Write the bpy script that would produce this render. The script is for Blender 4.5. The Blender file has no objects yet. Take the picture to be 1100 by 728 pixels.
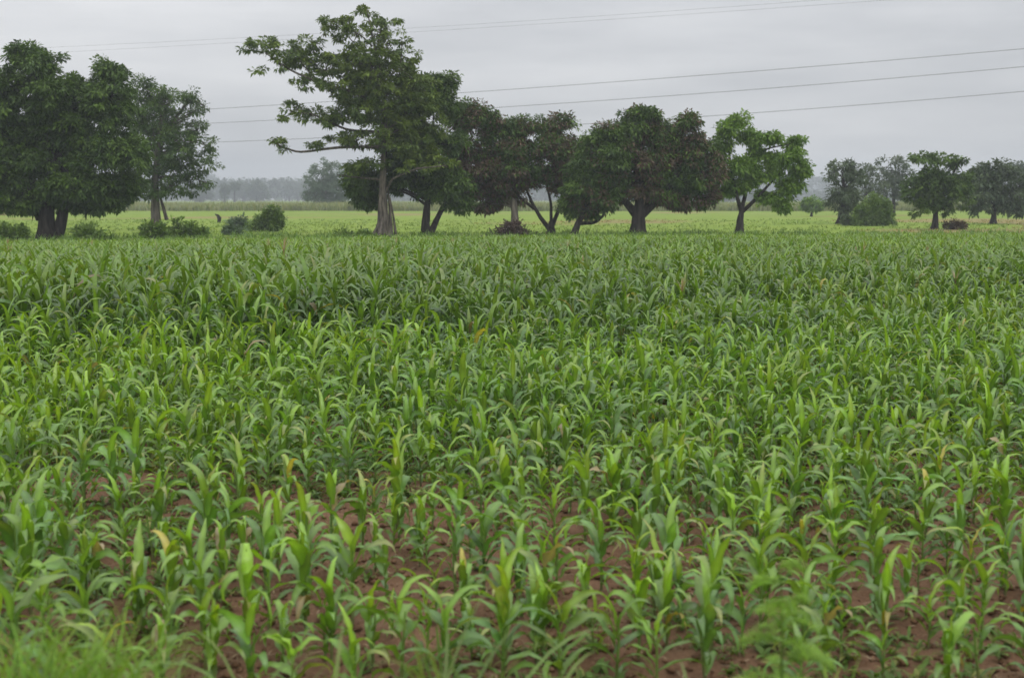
import bpy, math
import numpy as np

SC = bpy.context.scene
COL = SC.collection
R = math.radians
F = 1375.0                      # focal length in photo pixels (1100 wide)
HZ = 213.0                      # horizon row of the photo
PITCH = math.atan((364 - HZ) / F)
CAM = np.array([0.0, 0.0, 3.0])
FWD = np.array([0, math.cos(PITCH), -math.sin(PITCH)])
UP = np.array([0, math.sin(PITCH), math.cos(PITCH)])
RIGHT = np.array([1.0, 0, 0])


def at(px, py, D):
    d = FWD + RIGHT * ((px - 550) / F) + UP * ((364 - py) / F)
    return CAM + d * (D / d[1])


def project(P):
    v = np.asarray(P, float) - CAM
    w = v @ FWD
    return 550 + F * (v @ RIGHT) / w, 364 - F * (v @ UP) / w


def m_per_px(D):
    return D / F


# ------------------------------------------------------------------ terrain
def _hash(ix, iy, seed):
    n = (ix * 374761393 + iy * 668265263 + seed * 1442695041) & 0xFFFFFFFF
    n = ((n ^ (n >> 13)) * 1274126177) & 0xFFFFFFFF
    n = n ^ (n >> 16)
    return (n & 0xFFFF) / 65535.0


def vnoise(x, y, seed=0):
    x = np.asarray(x, float); y = np.asarray(y, float)
    ix = np.floor(x).astype(np.int64); iy = np.floor(y).astype(np.int64)
    fx = x - ix; fy = y - iy
    fx = fx * fx * (3 - 2 * fx); fy = fy * fy * (3 - 2 * fy)
    a = _hash(ix, iy, seed); b = _hash(ix + 1, iy, seed)
    c = _hash(ix, iy + 1, seed); d = _hash(ix + 1, iy + 1, seed)
    return (a * (1 - fx) + b * fx) * (1 - fy) + (c * (1 - fx) + d * fx) * fy


def fbm(x, y, seed=0, o=3):
    s = 0; a = 1; t = 0
    for k in range(o):
        s = s + a * vnoise(np.asarray(x) * 2 ** k, np.asarray(y) * 2 ** k, seed + k); t += a; a *= .5
    return s / t


def sstep(a, b, x):
    t = np.clip((np.asarray(x, float) - a) / (b - a), 0, 1)
    return t * t * (3 - 2 * t)


def edge_y(x):                  # far edge of the maize field
    x = np.asarray(x, float)
    return 78 + 0.15 * np.clip(x, -45, 45) + 2.0 * (vnoise(x * .15, x * 0, 5) - .5)


ROW0, ROWS, TILT = 7.45, 0.64, 0.05


def ground_z(x, y):
    x = np.asarray(x, float); y = np.asarray(y, float)
    verge = 1.5 * sstep(7.4, 2.2, y)
    near = sstep(60, 25, np.hypot(x, y))
    ridge = 0.03 * np.cos(2 * np.pi * (y - TILT * x - ROW0) / ROWS) * near * sstep(7.0, 7.8, y)
    lumps = (0.05 * (fbm(x * 1.7, y * 1.7, 11) - .5) + 0.10 * (fbm(x * 6, y * 6, 21, 2) - .5)) * near
    swell = 0.25 * (fbm(x * .02, y * .02, 31) - .5) * sstep(85, 140, y)
    return verge + ridge + lumps + swell


# ------------------------------------------------------------------ mesh helpers
def obj_np(name, V, Fc, mat, parent=None, col=None, smooth=True):
    """one mesh object from vertex and quad/tri arrays"""
    V = np.ascontiguousarray(V, np.float32).reshape(-1, 3)
    Fc = np.ascontiguousarray(Fc, np.int32)
    k = Fc.shape[1]
    me = bpy.data.meshes.new(name)
    me.vertices.add(len(V)); me.vertices.foreach_set('co', V.ravel())
    me.loops.add(Fc.size); me.loops.foreach_set('vertex_index', Fc.ravel())
    me.polygons.add(len(Fc))
    me.polygons.foreach_set('loop_start', np.arange(0, Fc.size, k, dtype=np.int32))
    me.polygons.foreach_set('loop_total', np.full(len(Fc), k, np.int32))
    me.polygons.foreach_set('use_smooth', np.full(len(Fc), smooth, bool))
    if col is not None:
        a = me.color_attributes.new('Col', 'FLOAT_COLOR', 'POINT')
        c = np.ones((len(V), 4), np.float32); c[:, :3] = np.clip(col, 0, 1)
        a.data.foreach_set('color', c.ravel())
    me.update(calc_edges=True)
    me.materials.append(mat)
    o = bpy.data.objects.new(name, me)
    COL.objects.link(o)
    if parent is not None:
        o.parent = parent
    return o


class Bag:
    def __init__(s):
        s.V = []; s.F = []; s.C = []; s.n = 0

    def add(s, V, Fc, C=None):
        V = np.asarray(V, float).reshape(-1, 3)
        s.V.append(V); s.F.append(np.asarray(Fc) + s.n); s.n += len(V)
        if C is not None:
            s.C.append(np.broadcast_to(np.asarray(C, float), V.shape))

    def build(s, name, mat, parent=None, smooth=True, origin=None):
        V = np.concatenate(s.V)
        if origin is not None:
            V = V - np.asarray(origin)
        return obj_np(name, V, np.concatenate(s.F), mat, parent, np.concatenate(s.C) if s.C else None, smooth)


def tube(bag, P, rad, n=8, col=None, lump=0, rng=None, cap=True, flute=0):
    P = np.asarray(P, float); m = len(P)
    rad = np.broadcast_to(np.asarray(rad, float), (m,))
    T = np.gradient(P, axis=0); T /= np.linalg.norm(T, axis=1)[:, None] + 1e-9
    ref = np.array([0.31, 0.95, 0.05]) if abs(T[0][2]) > .7 else np.array([0, 0, 1.0])
    A = np.cross(T, ref); A /= np.linalg.norm(A, axis=1)[:, None] + 1e-9
    B = np.cross(T, A)
    th = np.linspace(0, 2 * np.pi, n, endpoint=False)
    rr = rad[:, None] * np.ones((1, n))
    if lump and rng is not None:
        rr = rr * (1 + lump * (rng.random((m, n)) - .5))
    if flute:
        rr = rr * (1 + flute * np.exp(-np.linspace(0, 1, m)[:, None] * 4.5) * np.cos(5 * th[None] + .6) + .05 * np.cos(7 * th[None] + 2))
    V = P[:, None] + rr[..., None] * (np.cos(th)[None, :, None] * A[:, None] + np.sin(th)[None, :, None] * B[:, None])
    i = np.arange(m - 1)[:, None] * n; j = np.arange(n)[None]
    q = np.stack([i + j, i + (j + 1) % n, i + n + (j + 1) % n, i + n + j], -1).reshape(-1, 4)
    V = V.reshape(-1, 3)
    if cap:
        V = np.vstack([V, P[-1:]]); e = (m - 1) * n
        q = np.vstack([q, [[e + k, e + (k + 1) % n, m * n, m * n] for k in range(0, n, 1)]]) if False else q
        V = V[:-1]
    bag.add(V, q, None if col is None else col)


def bezier(a, b, c, n):
    t = np.linspace(0, 1, n)[:, None]
    return (1 - t) ** 2 * a + 2 * t * (1 - t) * b + t * t * c


def leaf_batch(base, az, e0, e1, L, W, S, C, col, twist=0., fold=.25, wav=0., wf=3., ph=None, pw=1.4,
               curl=0., tipcol=None, rib=1.0, blunt=.3):
    """N arching strap leaves at once -> V, F, colours"""
    N = len(az)
    t = np.linspace(0, 1, S + 1)
    f = lambda v: np.broadcast_to(np.asarray(v, float), (N,))[:, None]
    el = f(e0) + (f(e1) - f(e0)) * t ** f(pw)
    a = f(az) + f(curl) * t
    elm = .5 * (el[:, 1:] + el[:, :-1]); am = .5 * (a[:, 1:] + a[:, :-1])
    st = f(L) / S
    d = np.stack([np.cos(elm) * np.cos(am), np.cos(elm) * np.sin(am), np.sin(elm)], -1) * st[..., None]
    P = np.concatenate([np.zeros((N, 1, 3)), np.cumsum(d, 1)], 1) + np.asarray(base)[:, None]
    side = np.stack([-np.sin(a), np.cos(a), np.zeros_like(a)], -1)
    nor = np.stack([-np.sin(el) * np.cos(a), -np.sin(el) * np.sin(a), np.cos(el)], -1)
    tw = f(twist) * t
    s2 = side * np.cos(tw)[..., None] + nor * np.sin(tw)[..., None]
    n2 = -side * np.sin(tw)[..., None] + nor * np.cos(tw)[..., None]
    prof = (blunt + (1 - blunt) * np.clip(t / .25, 0, 1) ** .7) * np.clip(1 - t ** 2.6, 0.03, 1)
    w = f(W) * prof
    ph = np.zeros(N) if ph is None else ph
    w1 = f(wav) * w * np.sin(2 * np.pi * wf * t + ph[:, None])
    w2 = f(wav) * w * np.sin(2 * np.pi * wf * t * 1.13 + ph[:, None] * 1.7 + 2)
    l = P + s2 * w[..., None] + n2 * (w1 + f(fold) * w)[..., None]
    r = P - s2 * w[..., None] + n2 * (w2 + f(fold) * w)[..., None]
    V = np.stack([l, P, r] if C == 3 else [l, r], 2)          # N,S+1,C,3
    c = np.broadcast_to(np.asarray(col, float), (N, 3))
    tc = c if tipcol is None else np.broadcast_to(np.asarray(tipcol, float), (N, 3))
    cc = c[:, None] + (tc - c)[:, None] * (t[None, :, None] ** 1.5)
    cc = np.repeat(cc[:, :, None], C, 2).copy()
    if C == 3:
        cc[:, :, 1] *= rib
    i = np.arange(N)[:, None, None] * (S + 1) * C + np.arange(S)[None, :, None] * C + np.arange(C - 1)[None, None]
    q = np.stack([i, i + 1, i + C + 1, i + C], -1).reshape(-1, 4)
    return V.reshape(-1, 3), q, cc.reshape(-1, 3)


# ------------------------------------------------------------------ materials
def new_mat(name):
    m = bpy.data.materials.new(name); m.use_nodes = True
    nt = m.node_tree; nt.nodes.clear()
    return m, nt.nodes, nt.links


def leaf_material(name, rough=.45, spec=.4, trans=.28, tint=(1.25, 1.2, .6), gain=1.0, vein=0):
    m, N, Lk = new_mat(name)
    out = N.new('ShaderNodeOutputMaterial'); mix = N.new('ShaderNodeMixShader')
    p = N.new('ShaderNodeBsdfPrincipled'); t = N.new('ShaderNodeBsdfTranslucent')
    a = N.new('ShaderNodeAttribute'); a.attribute_name = 'Col'
    nz = N.new('ShaderNodeTexNoise'); nz.inputs['Scale'].default_value = 9
    nz.inputs['Detail'].default_value = 3
    tc = N.new('ShaderNodeTexCoord'); Lk.new(tc.outputs['Object'], nz.inputs['Vector'])
    mr = N.new('ShaderNodeMapRange'); mr.inputs[1].default_value = .3; mr.inputs[2].default_value = .7
    mr.inputs[3].default_value = .82 * gain; mr.inputs[4].default_value = 1.18 * gain
    Lk.new(nz.outputs['Fac'], mr.inputs[0])
    mul = N.new('ShaderNodeVectorMath'); mul.operation = 'SCALE'
    Lk.new(a.outputs['Color'], mul.inputs[0]); Lk.new(mr.outputs[0], mul.inputs['Scale'])
    tn = N.new('ShaderNodeVectorMath'); tn.operation = 'MULTIPLY'; tn.inputs[1].default_value = tint
    Lk.new(mul.outputs[0], tn.inputs[0])
    Lk.new(mul.outputs[0], p.inputs['Base Color']); Lk.new(tn.outputs[0], t.inputs['Color'])
    p.inputs['Roughness'].default_value = rough
    p.inputs['Specular IOR Level'].default_value = spec
    mix.inputs[0].default_value = trans
    Lk.new(p.outputs[0], mix.inputs[1]); Lk.new(t.outputs[0], mix.inputs[2])
    Lk.new(mix.outputs[0], out.inputs['Surface'])
    return m


def bark_material(name, c1, c2, scale=3.0):
    m, N, Lk = new_mat(name)
    out = N.new('ShaderNodeOutputMaterial'); p = N.new('ShaderNodeBsdfPrincipled')
    tc = N.new('ShaderNodeTexCoord'); mp = N.new('ShaderNodeMapping')
    mp.inputs['Scale'].default_value = (scale * 2, scale * 2, scale * .35)
    Lk.new(tc.outputs['Object'], mp.inputs['Vector'])
    nz = N.new('ShaderNodeTexNoise'); nz.inputs['Scale'].default_value = 1; nz.inputs['Detail'].default_value = 5
    Lk.new(mp.outputs[0], nz.inputs['Vector'])
    cr = N.new('ShaderNodeValToRGB')
    cr.color_ramp.elements[0].position = .35; cr.color_ramp.elements[0].color = (*c1, 1)
    cr.color_ramp.elements[1].position = .68; cr.color_ramp.elements[1].color = (*c2, 1)
    Lk.new(nz.outputs['Fac'], cr.inputs[0]); Lk.new(cr.outputs[0], p.inputs['Base Color'])
    b = N.new('ShaderNodeBump'); b.inputs['Strength'].default_value = .8; b.inputs['Distance'].default_value = .06
    Lk.new(nz.outputs['Fac'], b.inputs['Height']); Lk.new(b.outputs[0], p.inputs['Normal'])
    p.inputs['Roughness'].default_value = .95; p.inputs['Specular IOR Level'].default_value = .1
    Lk.new(p.outputs[0], out.inputs['Surface'])
    return m


def plain_material(name, c, rough=.8, spec=.2):
    m, N, Lk = new_mat(name)
    out = N.new('ShaderNodeOutputMaterial'); p = N.new('ShaderNodeBsdfPrincipled')
    nz = N.new('ShaderNodeTexNoise'); nz.inputs['Scale'].default_value = 14
    tc = N.new('ShaderNodeTexCoord'); Lk.new(tc.outputs['Object'], nz.inputs['Vector'])
    cr = N.new('ShaderNodeValToRGB')
    cr.color_ramp.elements[0].position = .3; cr.color_ramp.elements[0].color = (*[v * .75 for v in c], 1)
    cr.color_ramp.elements[1].position = .7; cr.color_ramp.elements[1].color = (*[v * 1.2 for v in c], 1)
    Lk.new(nz.outputs['Fac'], cr.inputs[0]); Lk.new(cr.outputs[0], p.inputs['Base Color'])
    p.inputs['Roughness'].default_value = rough; p.inputs['Specular IOR Level'].default_value = spec
    Lk.new(p.outputs[0], out.inputs['Surface'])
    return m


MAIZE = leaf_material('maize leaf', .37, .8, .34, (1.25, 1.25, .45))
STALK = leaf_material('maize stalk', .5, .4, .05)
GRASS = leaf_material('grass blade', .5, .3, .38, (1.2, 1.2, .5))
TREELEAF = leaf_material('tree leaf', .5, .3, .16, (1.3, 1.25, .5))
DRY = leaf_material('dry stem and straw', .9, .1, .1)
BARK_DARK = bark_material('dark bark', (.020, .017, .015), (.065, .055, .048))
BARK_PALE = bark_material('pale bark', (.11, .095, .08), (.30, .26, .22), 2.2)
BARK_KAPOK = bark_material('furrowed grey brown bark', (.05, .043, .036), (.20, .172, .145), 3.5)
BARK_MID = bark_material('grey brown bark', (.06, .052, .045), (.16, .14, .12))
CABLE = plain_material('cable', (.16, .16, .165), .5, .4)
STUMP = plain_material('charred wood', (.03, .027, .025), .9, .1)


def ground_material():
    m, N, Lk = new_mat('red soil and pasture')
    out = N.new('ShaderNodeOutputMaterial'); p = N.new('ShaderNodeBsdfPrincipled')
    p.inputs['Roughness'].default_value = .95; p.inputs['Specular IOR Level'].default_value = .12
    g = N.new('ShaderNodeNewGeometry')
    a = N.new('ShaderNodeAttribute'); a.attribute_name = 'Col'      # R: pasture, G: dry grass, B: verge

    def noise(scale, detail=4, rough=.6):
        n = N.new('ShaderNodeTexNoise'); n.inputs['Scale'].default_value = scale
        n.inputs['Detail'].default_value = detail; n.inputs['Roughness'].default_value = rough
        Lk.new(g.outputs['Position'], n.inputs['Vector']); return n

    def ramp(src, cs):
        r = N.new('ShaderNodeValToRGB'); e = r.color_ramp.elements
        e[0].position, e[0].color = cs[0][0], (*cs[0][1], 1)
        e[1].position, e[1].color = cs[-1][0], (*cs[-1][1], 1)
        for q, c in cs[1:-1]:
            x = e.new(q); x.color = (*c, 1)
        Lk.new(src, r.inputs[0]); return r.outputs[0]

    def mix(f, c1, c2):
        x = N.new('ShaderNodeMix'); x.data_type = 'RGBA'
        Lk.new(f, x.inputs['Factor']); Lk.new(c1, x.inputs['A']); Lk.new(c2, x.inputs['B'])
        return x.outputs['Result']
    soil = ramp(noise(2.2, 6).outputs['Fac'], [(.28, (.095, .051, .029)), (.5, (.165, .092, .052)), (.75, (.24, .145, .088))])
    fine = ramp(noise(38, 3, .7).outputs['Fac'], [(.3, (.06, .032, .02)), (.72, (.30, .185, .12))])
    hf = N.new('ShaderNodeValue'); hf.outputs[0].default_value = .4
    soil = mix(hf.outputs[0], soil, fine)
    past = ramp(noise(.09, 5).outputs['Fac'], [(.3, (.135, .222, .022)), (.5, (.19, .275, .032)), (.7, (.24, .295, .048))])
    past2 = ramp(noise(.35, 6, .75).outputs['Fac'], [(.32, (.11, .19, .03)), (.68, (.25, .31, .06))])
    past = mix(hf.outputs[0], past, past2)
    dry = ramp(noise(1.4, 4).outputs['Fac'], [(.3, (.20, .15, .07)), (.7, (.31, .24, .11))])
    sep = N.new('ShaderNodeSeparateColor'); Lk.new(a.outputs['Color'], sep.inputs[0])
    c = mix(sep.outputs['Red'], soil, past)
    c = mix(sep.outputs['Green'], c, dry)
    Lk.new(c, p.inputs['Base Color'])
    b = N.new('ShaderNodeBump'); b.inputs['Strength'].default_value = .7; b.inputs['Distance'].default_value = .03
    nb = noise(24, 5, .7); Lk.new(nb.outputs['Fac'], b.inputs['Height']); Lk.new(b.outputs[0], p.inputs['Normal'])
    Lk.new(p.outputs[0], out.inputs['Surface'])
    return m


# ------------------------------------------------------------------ tagging
def tag(o, label=None, cat=None, group=None, kind=None):
    if label: o['label'] = label
    if cat: o['category'] = cat
    if group: o['group'] = group
    if kind: o['kind'] = kind
    return o


def empty(name, loc, label, cat, group=None):
    o = bpy.data.objects.new(name, None); COL.objects.link(o)
    o.location = [float(v) for v in loc]; o.empty_display_size = .3
    return tag(o, label, cat, group)


# ------------------------------------------------------------------ ground
def build_ground():
    ys = [-60, -20, -8, -4, -1, 1]
    y = 2.0
    while y < 2390:
        ys.append(y)
        y += 0.07 if 7 < y < 13 else (.12 if y < 18 else max(.12, y * .013))
    ys = np.array(ys + [2390.0])
    xs = [0.0]; x = 0.0
    while x < 2390:
        x += .065 if x < 5.2 else max(.065, x * .022 - .04)
        xs.append(min(x, 2390.0))
    xs = np.array(xs); xs = np.concatenate([-xs[:0:-1], xs])
    X, Y = np.meshgrid(xs, ys)
    Z = ground_z(X, Y)
    nx = len(xs); ny = len(ys)
    i = np.arange(ny - 1)[:, None] * nx; j = np.arange(nx - 1)[None]
    q = np.stack([i + j, i + j + 1, i + nx + j + 1, i + nx + j], -1).reshape(-1, 4)
    e = edge_y(X)
    past = sstep(-1.5, 3.5, Y - e + 3 * (fbm(X * .3, Y * .3, 41) - .5))
    verge = sstep(7.3, 6.2, Y + .8 * (fbm(X, Y, 43) - .5))
    red = np.clip(past + verge * .75, 0, 1)
    dry = past * sstep(.62, .75, fbm(X * .03 + 9, Y * .03, 44) + .28 * sstep(25, 45, X) * sstep(150, 105, Y)) * .8
    c = np.stack([red, dry, verge], -1).reshape(-1, 3)
    o = obj_np('ground', np.stack([X, Y, Z], -1), q, ground_material(), None, c)
    tag(o, kind='structure')


# ------------------------------------------------------------------ maize
def maize_leaves(rng, X, Y, Z, h, S, C, look, nl=(8, 11), wide=1.0):
    """all leaves of many plants in one batch. look: array (n,3): droop 0..1, blue 0..1, yellowing 0..1"""
    n = len(X)
    cnt = rng.integers(nl[0], nl[1] + 1, n) + (h > 1.25) * 3
    pid = np.repeat(np.arange(n), cnt)
    kk = np.concatenate([np.arange(c) for c in cnt]); k = kk / (cnt[pid] - 1)
    N = len(pid); hh = h[pid]
    pl = rng.uniform(0, np.pi, n)
    az = pl[pid] + np.pi * (kk % 2) + rng.normal(0, .38, N)
    droop = np.clip(look[pid, 0] + rng.normal(0, .15, N), 0, 1)
    z0 = hh * (.06 + .56 * k ** .9)
    L = 1.03 * hh ** .7 * (.30 + .66 * k * (1.15 - k)) * rng.uniform(.75, 1.2, N)
    e0 = np.radians(48 + 34 * k ** 1.5 + rng.normal(0, 8, N))
    e1 = np.radians(-88 + 10 * k + 88 * np.clip((k - .78) / .22, 0, 1) ** 1.2 - 45 * (droop - .5) + rng.normal(0, 20, N))
    W = .0295 * hh ** .35 * (.65 + 1.25 * k * (1.15 - k)) * rng.uniform(.8, 1.2, N) * wide * 1.3
    base = np.stack([X[pid] + rng.normal(0, .006, N), Y[pid] + rng.normal(0, .006, N), Z[pid] + z0], -1)
    old = np.array([.134, .242, .027]); blue = np.array([.104, .204, .045]); new = np.array([.22, .35, .028])
    b = look[pid, 1][:, None]
    c = old * (1 - b) + blue * b
    w = np.clip((k - .62) / .38, 0, 1)[:, None] ** 1.2 * (1 - .5 * b)
    c = c * (1 - .22 * sstep(1.1, 1.5, hh))[:, None]
    c = c * (1 - w) + new * w
    c = c * rng.uniform(.78, 1.22, (N, 1)) * rng.uniform(.93, 1.07, (N, 3))
    yl = (rng.random(N) < look[pid, 2] * .10 * (1 - k) ** 1.2)[:, None]
    yc = np.where(rng.random((N, 1)) < .5, np.array([[.40, .34, .06]]), np.array([[.34, .27, .13]]))
    c = np.where(yl, yc * rng.uniform(.6, 1.1, (N, 1)), c)
    tip = np.where(rng.random((N, 1)) < .06, np.array([[.26, .26, .08]]), c * 1.05)
    return leaf_batch(base, az, e0, e1, L, W, S, C, c, twist=rng.normal(0, .75, N), fold=rng.uniform(.15, .4, N),
                      wav=rng.uniform(.15, .6, N) if C == 3 else .12, wf=rng.uniform(2.0, 3.2), ph=rng.uniform(0, 6.28, N),
                      pw=rng.uniform(1.3, 3.0, N), curl=rng.normal(0, .35, N), tipcol=tip, rib=1.45, blunt=.45)


def stalk_arrays(rng, X, Y, Z, h, r=.011, n=5):
    B = Bag()
    m = len(X)
    th = np.linspace(0, 2 * np.pi, n, endpoint=False)
    lv = np.array([-.03, .12, .3, .5, .64]); rr = np.array([1.25, 1.1, 1.0, .8, .5])
    lean = rng.normal(0, .03, (m, 2))
    V = np.zeros((m, 5, n, 3))
    V[..., 0] = X[:, None, None] + lean[:, 0][:, None, None] * lv[None, :, None] + (r * h ** .7)[:, None, None] * rr[None, :, None] * np.cos(th)
    V[..., 1] = Y[:, None, None] + lean[:, 1][:, None, None] * lv[None, :, None] + (r * h ** .7)[:, None, None] * rr[None, :, None] * np.sin(th)
    V[..., 2] = Z[:, None, None] + h[:, None, None] * lv[None, :, None]
    i = np.arange(m)[:, None, None] * 5 * n + np.arange(4)[None, :, None] * n
    j = np.arange(n)[None, None]
    q = np.stack([i + j, i + (j + 1) % n, i + n + (j + 1) % n, i + n + j], -1).reshape(-1, 4)
    cl = np.array([[.16, .13, .07], [.16, .20, .06], [.15, .24, .05], [.16, .26, .05], [.17, .28, .05]])
    c = np.broadcast_to(cl[None, :, None], (m, 5, n, 3)) * rng.uniform(.8, 1.15, (m, 1, 1, 1))
    return V.reshape(-1, 3), q, c.reshape(-1, 3)


ONES = ['', 'first', 'second', 'third', 'fourth', 'fifth', 'sixth', 'seventh', 'eighth', 'ninth', 'tenth', 'eleventh',
        'twelfth', 'thirteenth', 'fourteenth', 'fifteenth', 'sixteenth', 'seventeenth', 'eighteenth', 'nineteenth']
TENS = {2: ('twentieth', 'twenty'), 3: ('thirtieth', 'thirty'), 4: ('fortieth', 'forty'), 5: ('fiftieth', 'fifty')}


def ordinal(n):
    if n < 20: return ONES[n]
    t, u = TENS[n // 10]
    return t if n % 10 == 0 else u + '-' + ONES[n % 10]


def crop_height(x, y):
    x = np.asarray(x, float); y = np.asarray(y, float)
    h = .66 + .30 * sstep(12, 19, y)
    u = x / np.maximum(y, 1) * F                                 # bearing from the road, left negative
    yb = 21.5 + 9 * sstep(-200, 450, u) + 3 * (fbm(x * .25, y * .25, 51) - .5)
    band = sstep(yb - 2, yb + 2.5, y) * sstep(62, 30, y)
    h = h + band * (1.0 - .55 * sstep(-350, 150, u))
    h = h + .62 * (fbm(x * .22, y * .22, 53) - .5) * sstep(12, 20, y)
    return h


def build_maize():
    rng = np.random.default_rng(7)
    looks = [('upright bright green', (.25, .15, .1), .12), ('drooping dark green', (.95, .35, .2), -.1),
             ('bushy blue-green', (.6, .95, .15), 0), ('pale yellow-green', (.45, .0, .3), .05),
             ('blue-green arching', (.75, .8, .3), 0), ('yellow-flecked green', (.55, .3, 1.0), 0)]
    protos = []
    for li, (word, lk, up) in enumerate(looks):
        for v in range(5):
            one = np.array([0.]); h = np.array([.70])
            V, q, c = maize_leaves(rng, one, one, one, h, 9, 3, np.array([lk]), (8, 12), rng.uniform(.85, 1.12))
            if word.startswith('pale'):
                c = c * np.array([1.1, 1.08, 1.0])
            l = obj_np('leaves', V, q, MAIZE, None, c)
            V, q, c = stalk_arrays(rng, one, one, one, h, .012, 8)
            s = obj_np('stalk', V, q, STALK, None, c)
            protos.append((word, s, l, [True]))
    # rows of plants
    total = 0; rest = []
    r = 0; done = False
    while True:
        yc = ROW0 + ROWS * r
        if yc > 100: break
        half = yc * .46 + 5
        xs = []; x = -half
        while x < half:
            x += rng.choice([.15, 1.0], p=[.16, .84]) * (rng.uniform(.19, .36) if yc < 11 else rng.uniform(.15, .29))
            xs.append(x)
        xs = np.array(xs); n = len(xs)
        y = yc + TILT * xs + rng.normal(0, .10, n)
        keep = (rng.random(n) > .05) & (fbm(xs * .45, y * .45, 61) > np.where(y < 17, .21, .14))
        keep &= y < edge_y(xs)
        xs = xs[keep]; y = y[keep]; n = len(xs)
        if not n:
            r += 1; continue
        h = crop_height(xs, y) * np.clip(rng.normal(.97, .21, n), .45, 1.4)
        h = np.minimum(h, (3.0 - np.interp(xs / y * F, [-550, -100, 550], [43, 37.5, 33.5]) / F * y) * rng.uniform(.82, 1.03, n))
        z = ground_z(xs, y)
        if not done:
            P = np.stack([xs, y, z + h * .5], -1)
            px, py = project(P)
            seen = (px > 4) & (px < 1096) & (py < 740)
            k = 0
            order = np.argsort(xs); cut = [i for i in order if seen[i]][300 - total:]
            if len(cut):
                done = True; seen[cut] = False
            for i in np.argsort(xs):
                if not seen[i]: continue
                k += 1; total += 1
                word, s, l, fresh = protos[rng.integers(len(protos))]
                e = empty('maize_plant', (xs[i], y[i], z[i]),
                          f'{word} maize plant, {ordinal(k)} from the left in the {ordinal(r + 1)} row from the front',
                          'maize plant', 'young maize plants in the front rows')
                e.rotation_euler.z = rng.uniform(0, 6.28)
                sc = h[i] / .70
                e.scale = (1.08 * sc ** .8, 1.08 * sc ** .8, sc)
                if fresh[0]:
                    fresh[0] = False; a, b = s, l
                else:
                    a, b = s.copy(), l.copy(); COL.objects.link(a); COL.objects.link(b)
                a.parent = e; b.parent = e
            xs, y, z, h = xs[~seen], y[~seen], z[~seen], h[~seen]
        rest.append(np.stack([xs, y, z, h], -1))
        r += 1
    for w, s, l, fresh in protos:
        if fresh[0]:
            bpy.data.objects.remove(s); bpy.data.objects.remove(l)
    A = np.concatenate(rest)
    Bl = Bag(); Bs = Bag()
    for lo, hi, S, C, nl, wide in ((0, 22, 7, 3, (8, 11), 1.0), (22, 38, 5, 2, (8, 10), 1.0), (38, 120, 4, 2, (8, 10), .95)):
        a = A[(A[:, 1] >= lo) & (A[:, 1] < hi)]
        n = len(a)
        if not n: continue
        patch = fbm(a[:, 0] * .16, a[:, 1] * .12, 71) * 1.5 - .22
        tall = sstep(1.15, 1.5, a[:, 3])
        lk = np.stack([rng.uniform(.3, .9, n), np.clip(rng.normal(.22 + 1.0 * (patch - .4) + .6 * tall, .25, n), 0, 1),
                       rng.random(n) * .5], -1)
        Bl.add(*maize_leaves(rng, a[:, 0], a[:, 1], a[:, 2], a[:, 3], S, C, lk, nl, wide))
        Bl.add(*stalk_arrays(rng, a[:, 0], a[:, 1], a[:, 2], a[:, 3], .011, 4))
    # a few tan tassels over the middle of the field
    cand = A[(A[:, 1] > 26) & (A[:, 1] < 60)]
    for i in rng.choice(len(cand), 55, replace=False):
        x, y, z, h = cand[i]
        m = 9
        Bl.add(*leaf_batch(np.tile([x, y, z + h * .7], (m, 1)), rng.uniform(0, 6.28, m), R(88), np.radians(rng.uniform(20, 70, m)),
                           .42 * h ** .5, .012, 3, 2, np.array([.36, .27, .15])))
    o = Bl.build('maize_crop', MAIZE)
    tag(o, 'dense green maize crop filling the field behind the front rows', 'maize crop', kind='stuff')


def build_field_weeds():
    rng = np.random.default_rng(17)
    n = 30000
    y = 7.6 + 26 * rng.random(n) ** .9; x = (rng.random(n) - .5) * 2 * (y * .43 + 1.5)
    keep = fbm(x * .6, y * .6, 81) + .35 * sstep(10, 17, y) > .54
    x, y = x[keep], y[keep]; n = len(x); z = ground_z(x, y)
    m = 5; base = np.repeat(np.stack([x, y, z], -1), m, 0)
    N = n * m
    base[:, :2] += rng.normal(0, .02, (N, 2))
    c = np.repeat(np.where(rng.random((n, 1)) < .7, np.array([[.13, .22, .045]]), np.array([[.25, .27, .08]])), m, 0)
    c = c * rng.uniform(.7, 1.2, (N, 1))
    L = np.repeat(rng.uniform(.05, .15, n) * (1 + .8 * sstep(11, 18, y)), m) * rng.uniform(.7, 1.2, N)
    V, q, cc = leaf_batch(base, rng.uniform(0, 6.28, N), np.radians(rng.uniform(20, 75, N)), np.radians(rng.uniform(-40, 20, N)),
                          L, L * rng.uniform(.08, .2, N), 3, 2, c)
    tag(obj_np('low_weeds', V, q, GRASS, None, cc), 'small green weeds sprouting from the red soil between maize rows', 'weeds', kind='stuff')
    n = 11000
    y = 7.4 + 16 * rng.random(n); x = (rng.random(n) - .5) * 2 * (y * .43 + 1)
    z = ground_z(x, y) + .02
    c = np.where(rng.random((n, 1)) < .6, np.array([[.34, .26, .17]]), np.array([[.20, .13, .08]])) * rng.uniform(.6, 1.2, (n, 1))
    L = rng.uniform(.03, .16, n)
    V, q, cc = leaf_batch(np.stack([x, y, z], -1), rng.uniform(0, 6.28, n), np.radians(rng.uniform(0, 25, n)), np.radians(rng.uniform(-25, 5, n)),
                          L, rng.uniform(.002, .008, n), 2, 2, c)
    tag(obj_np('straw_litter', V, q, DRY, None, cc), 'bits of dry straw scattered on the red soil', 'straw', kind='stuff')


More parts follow.
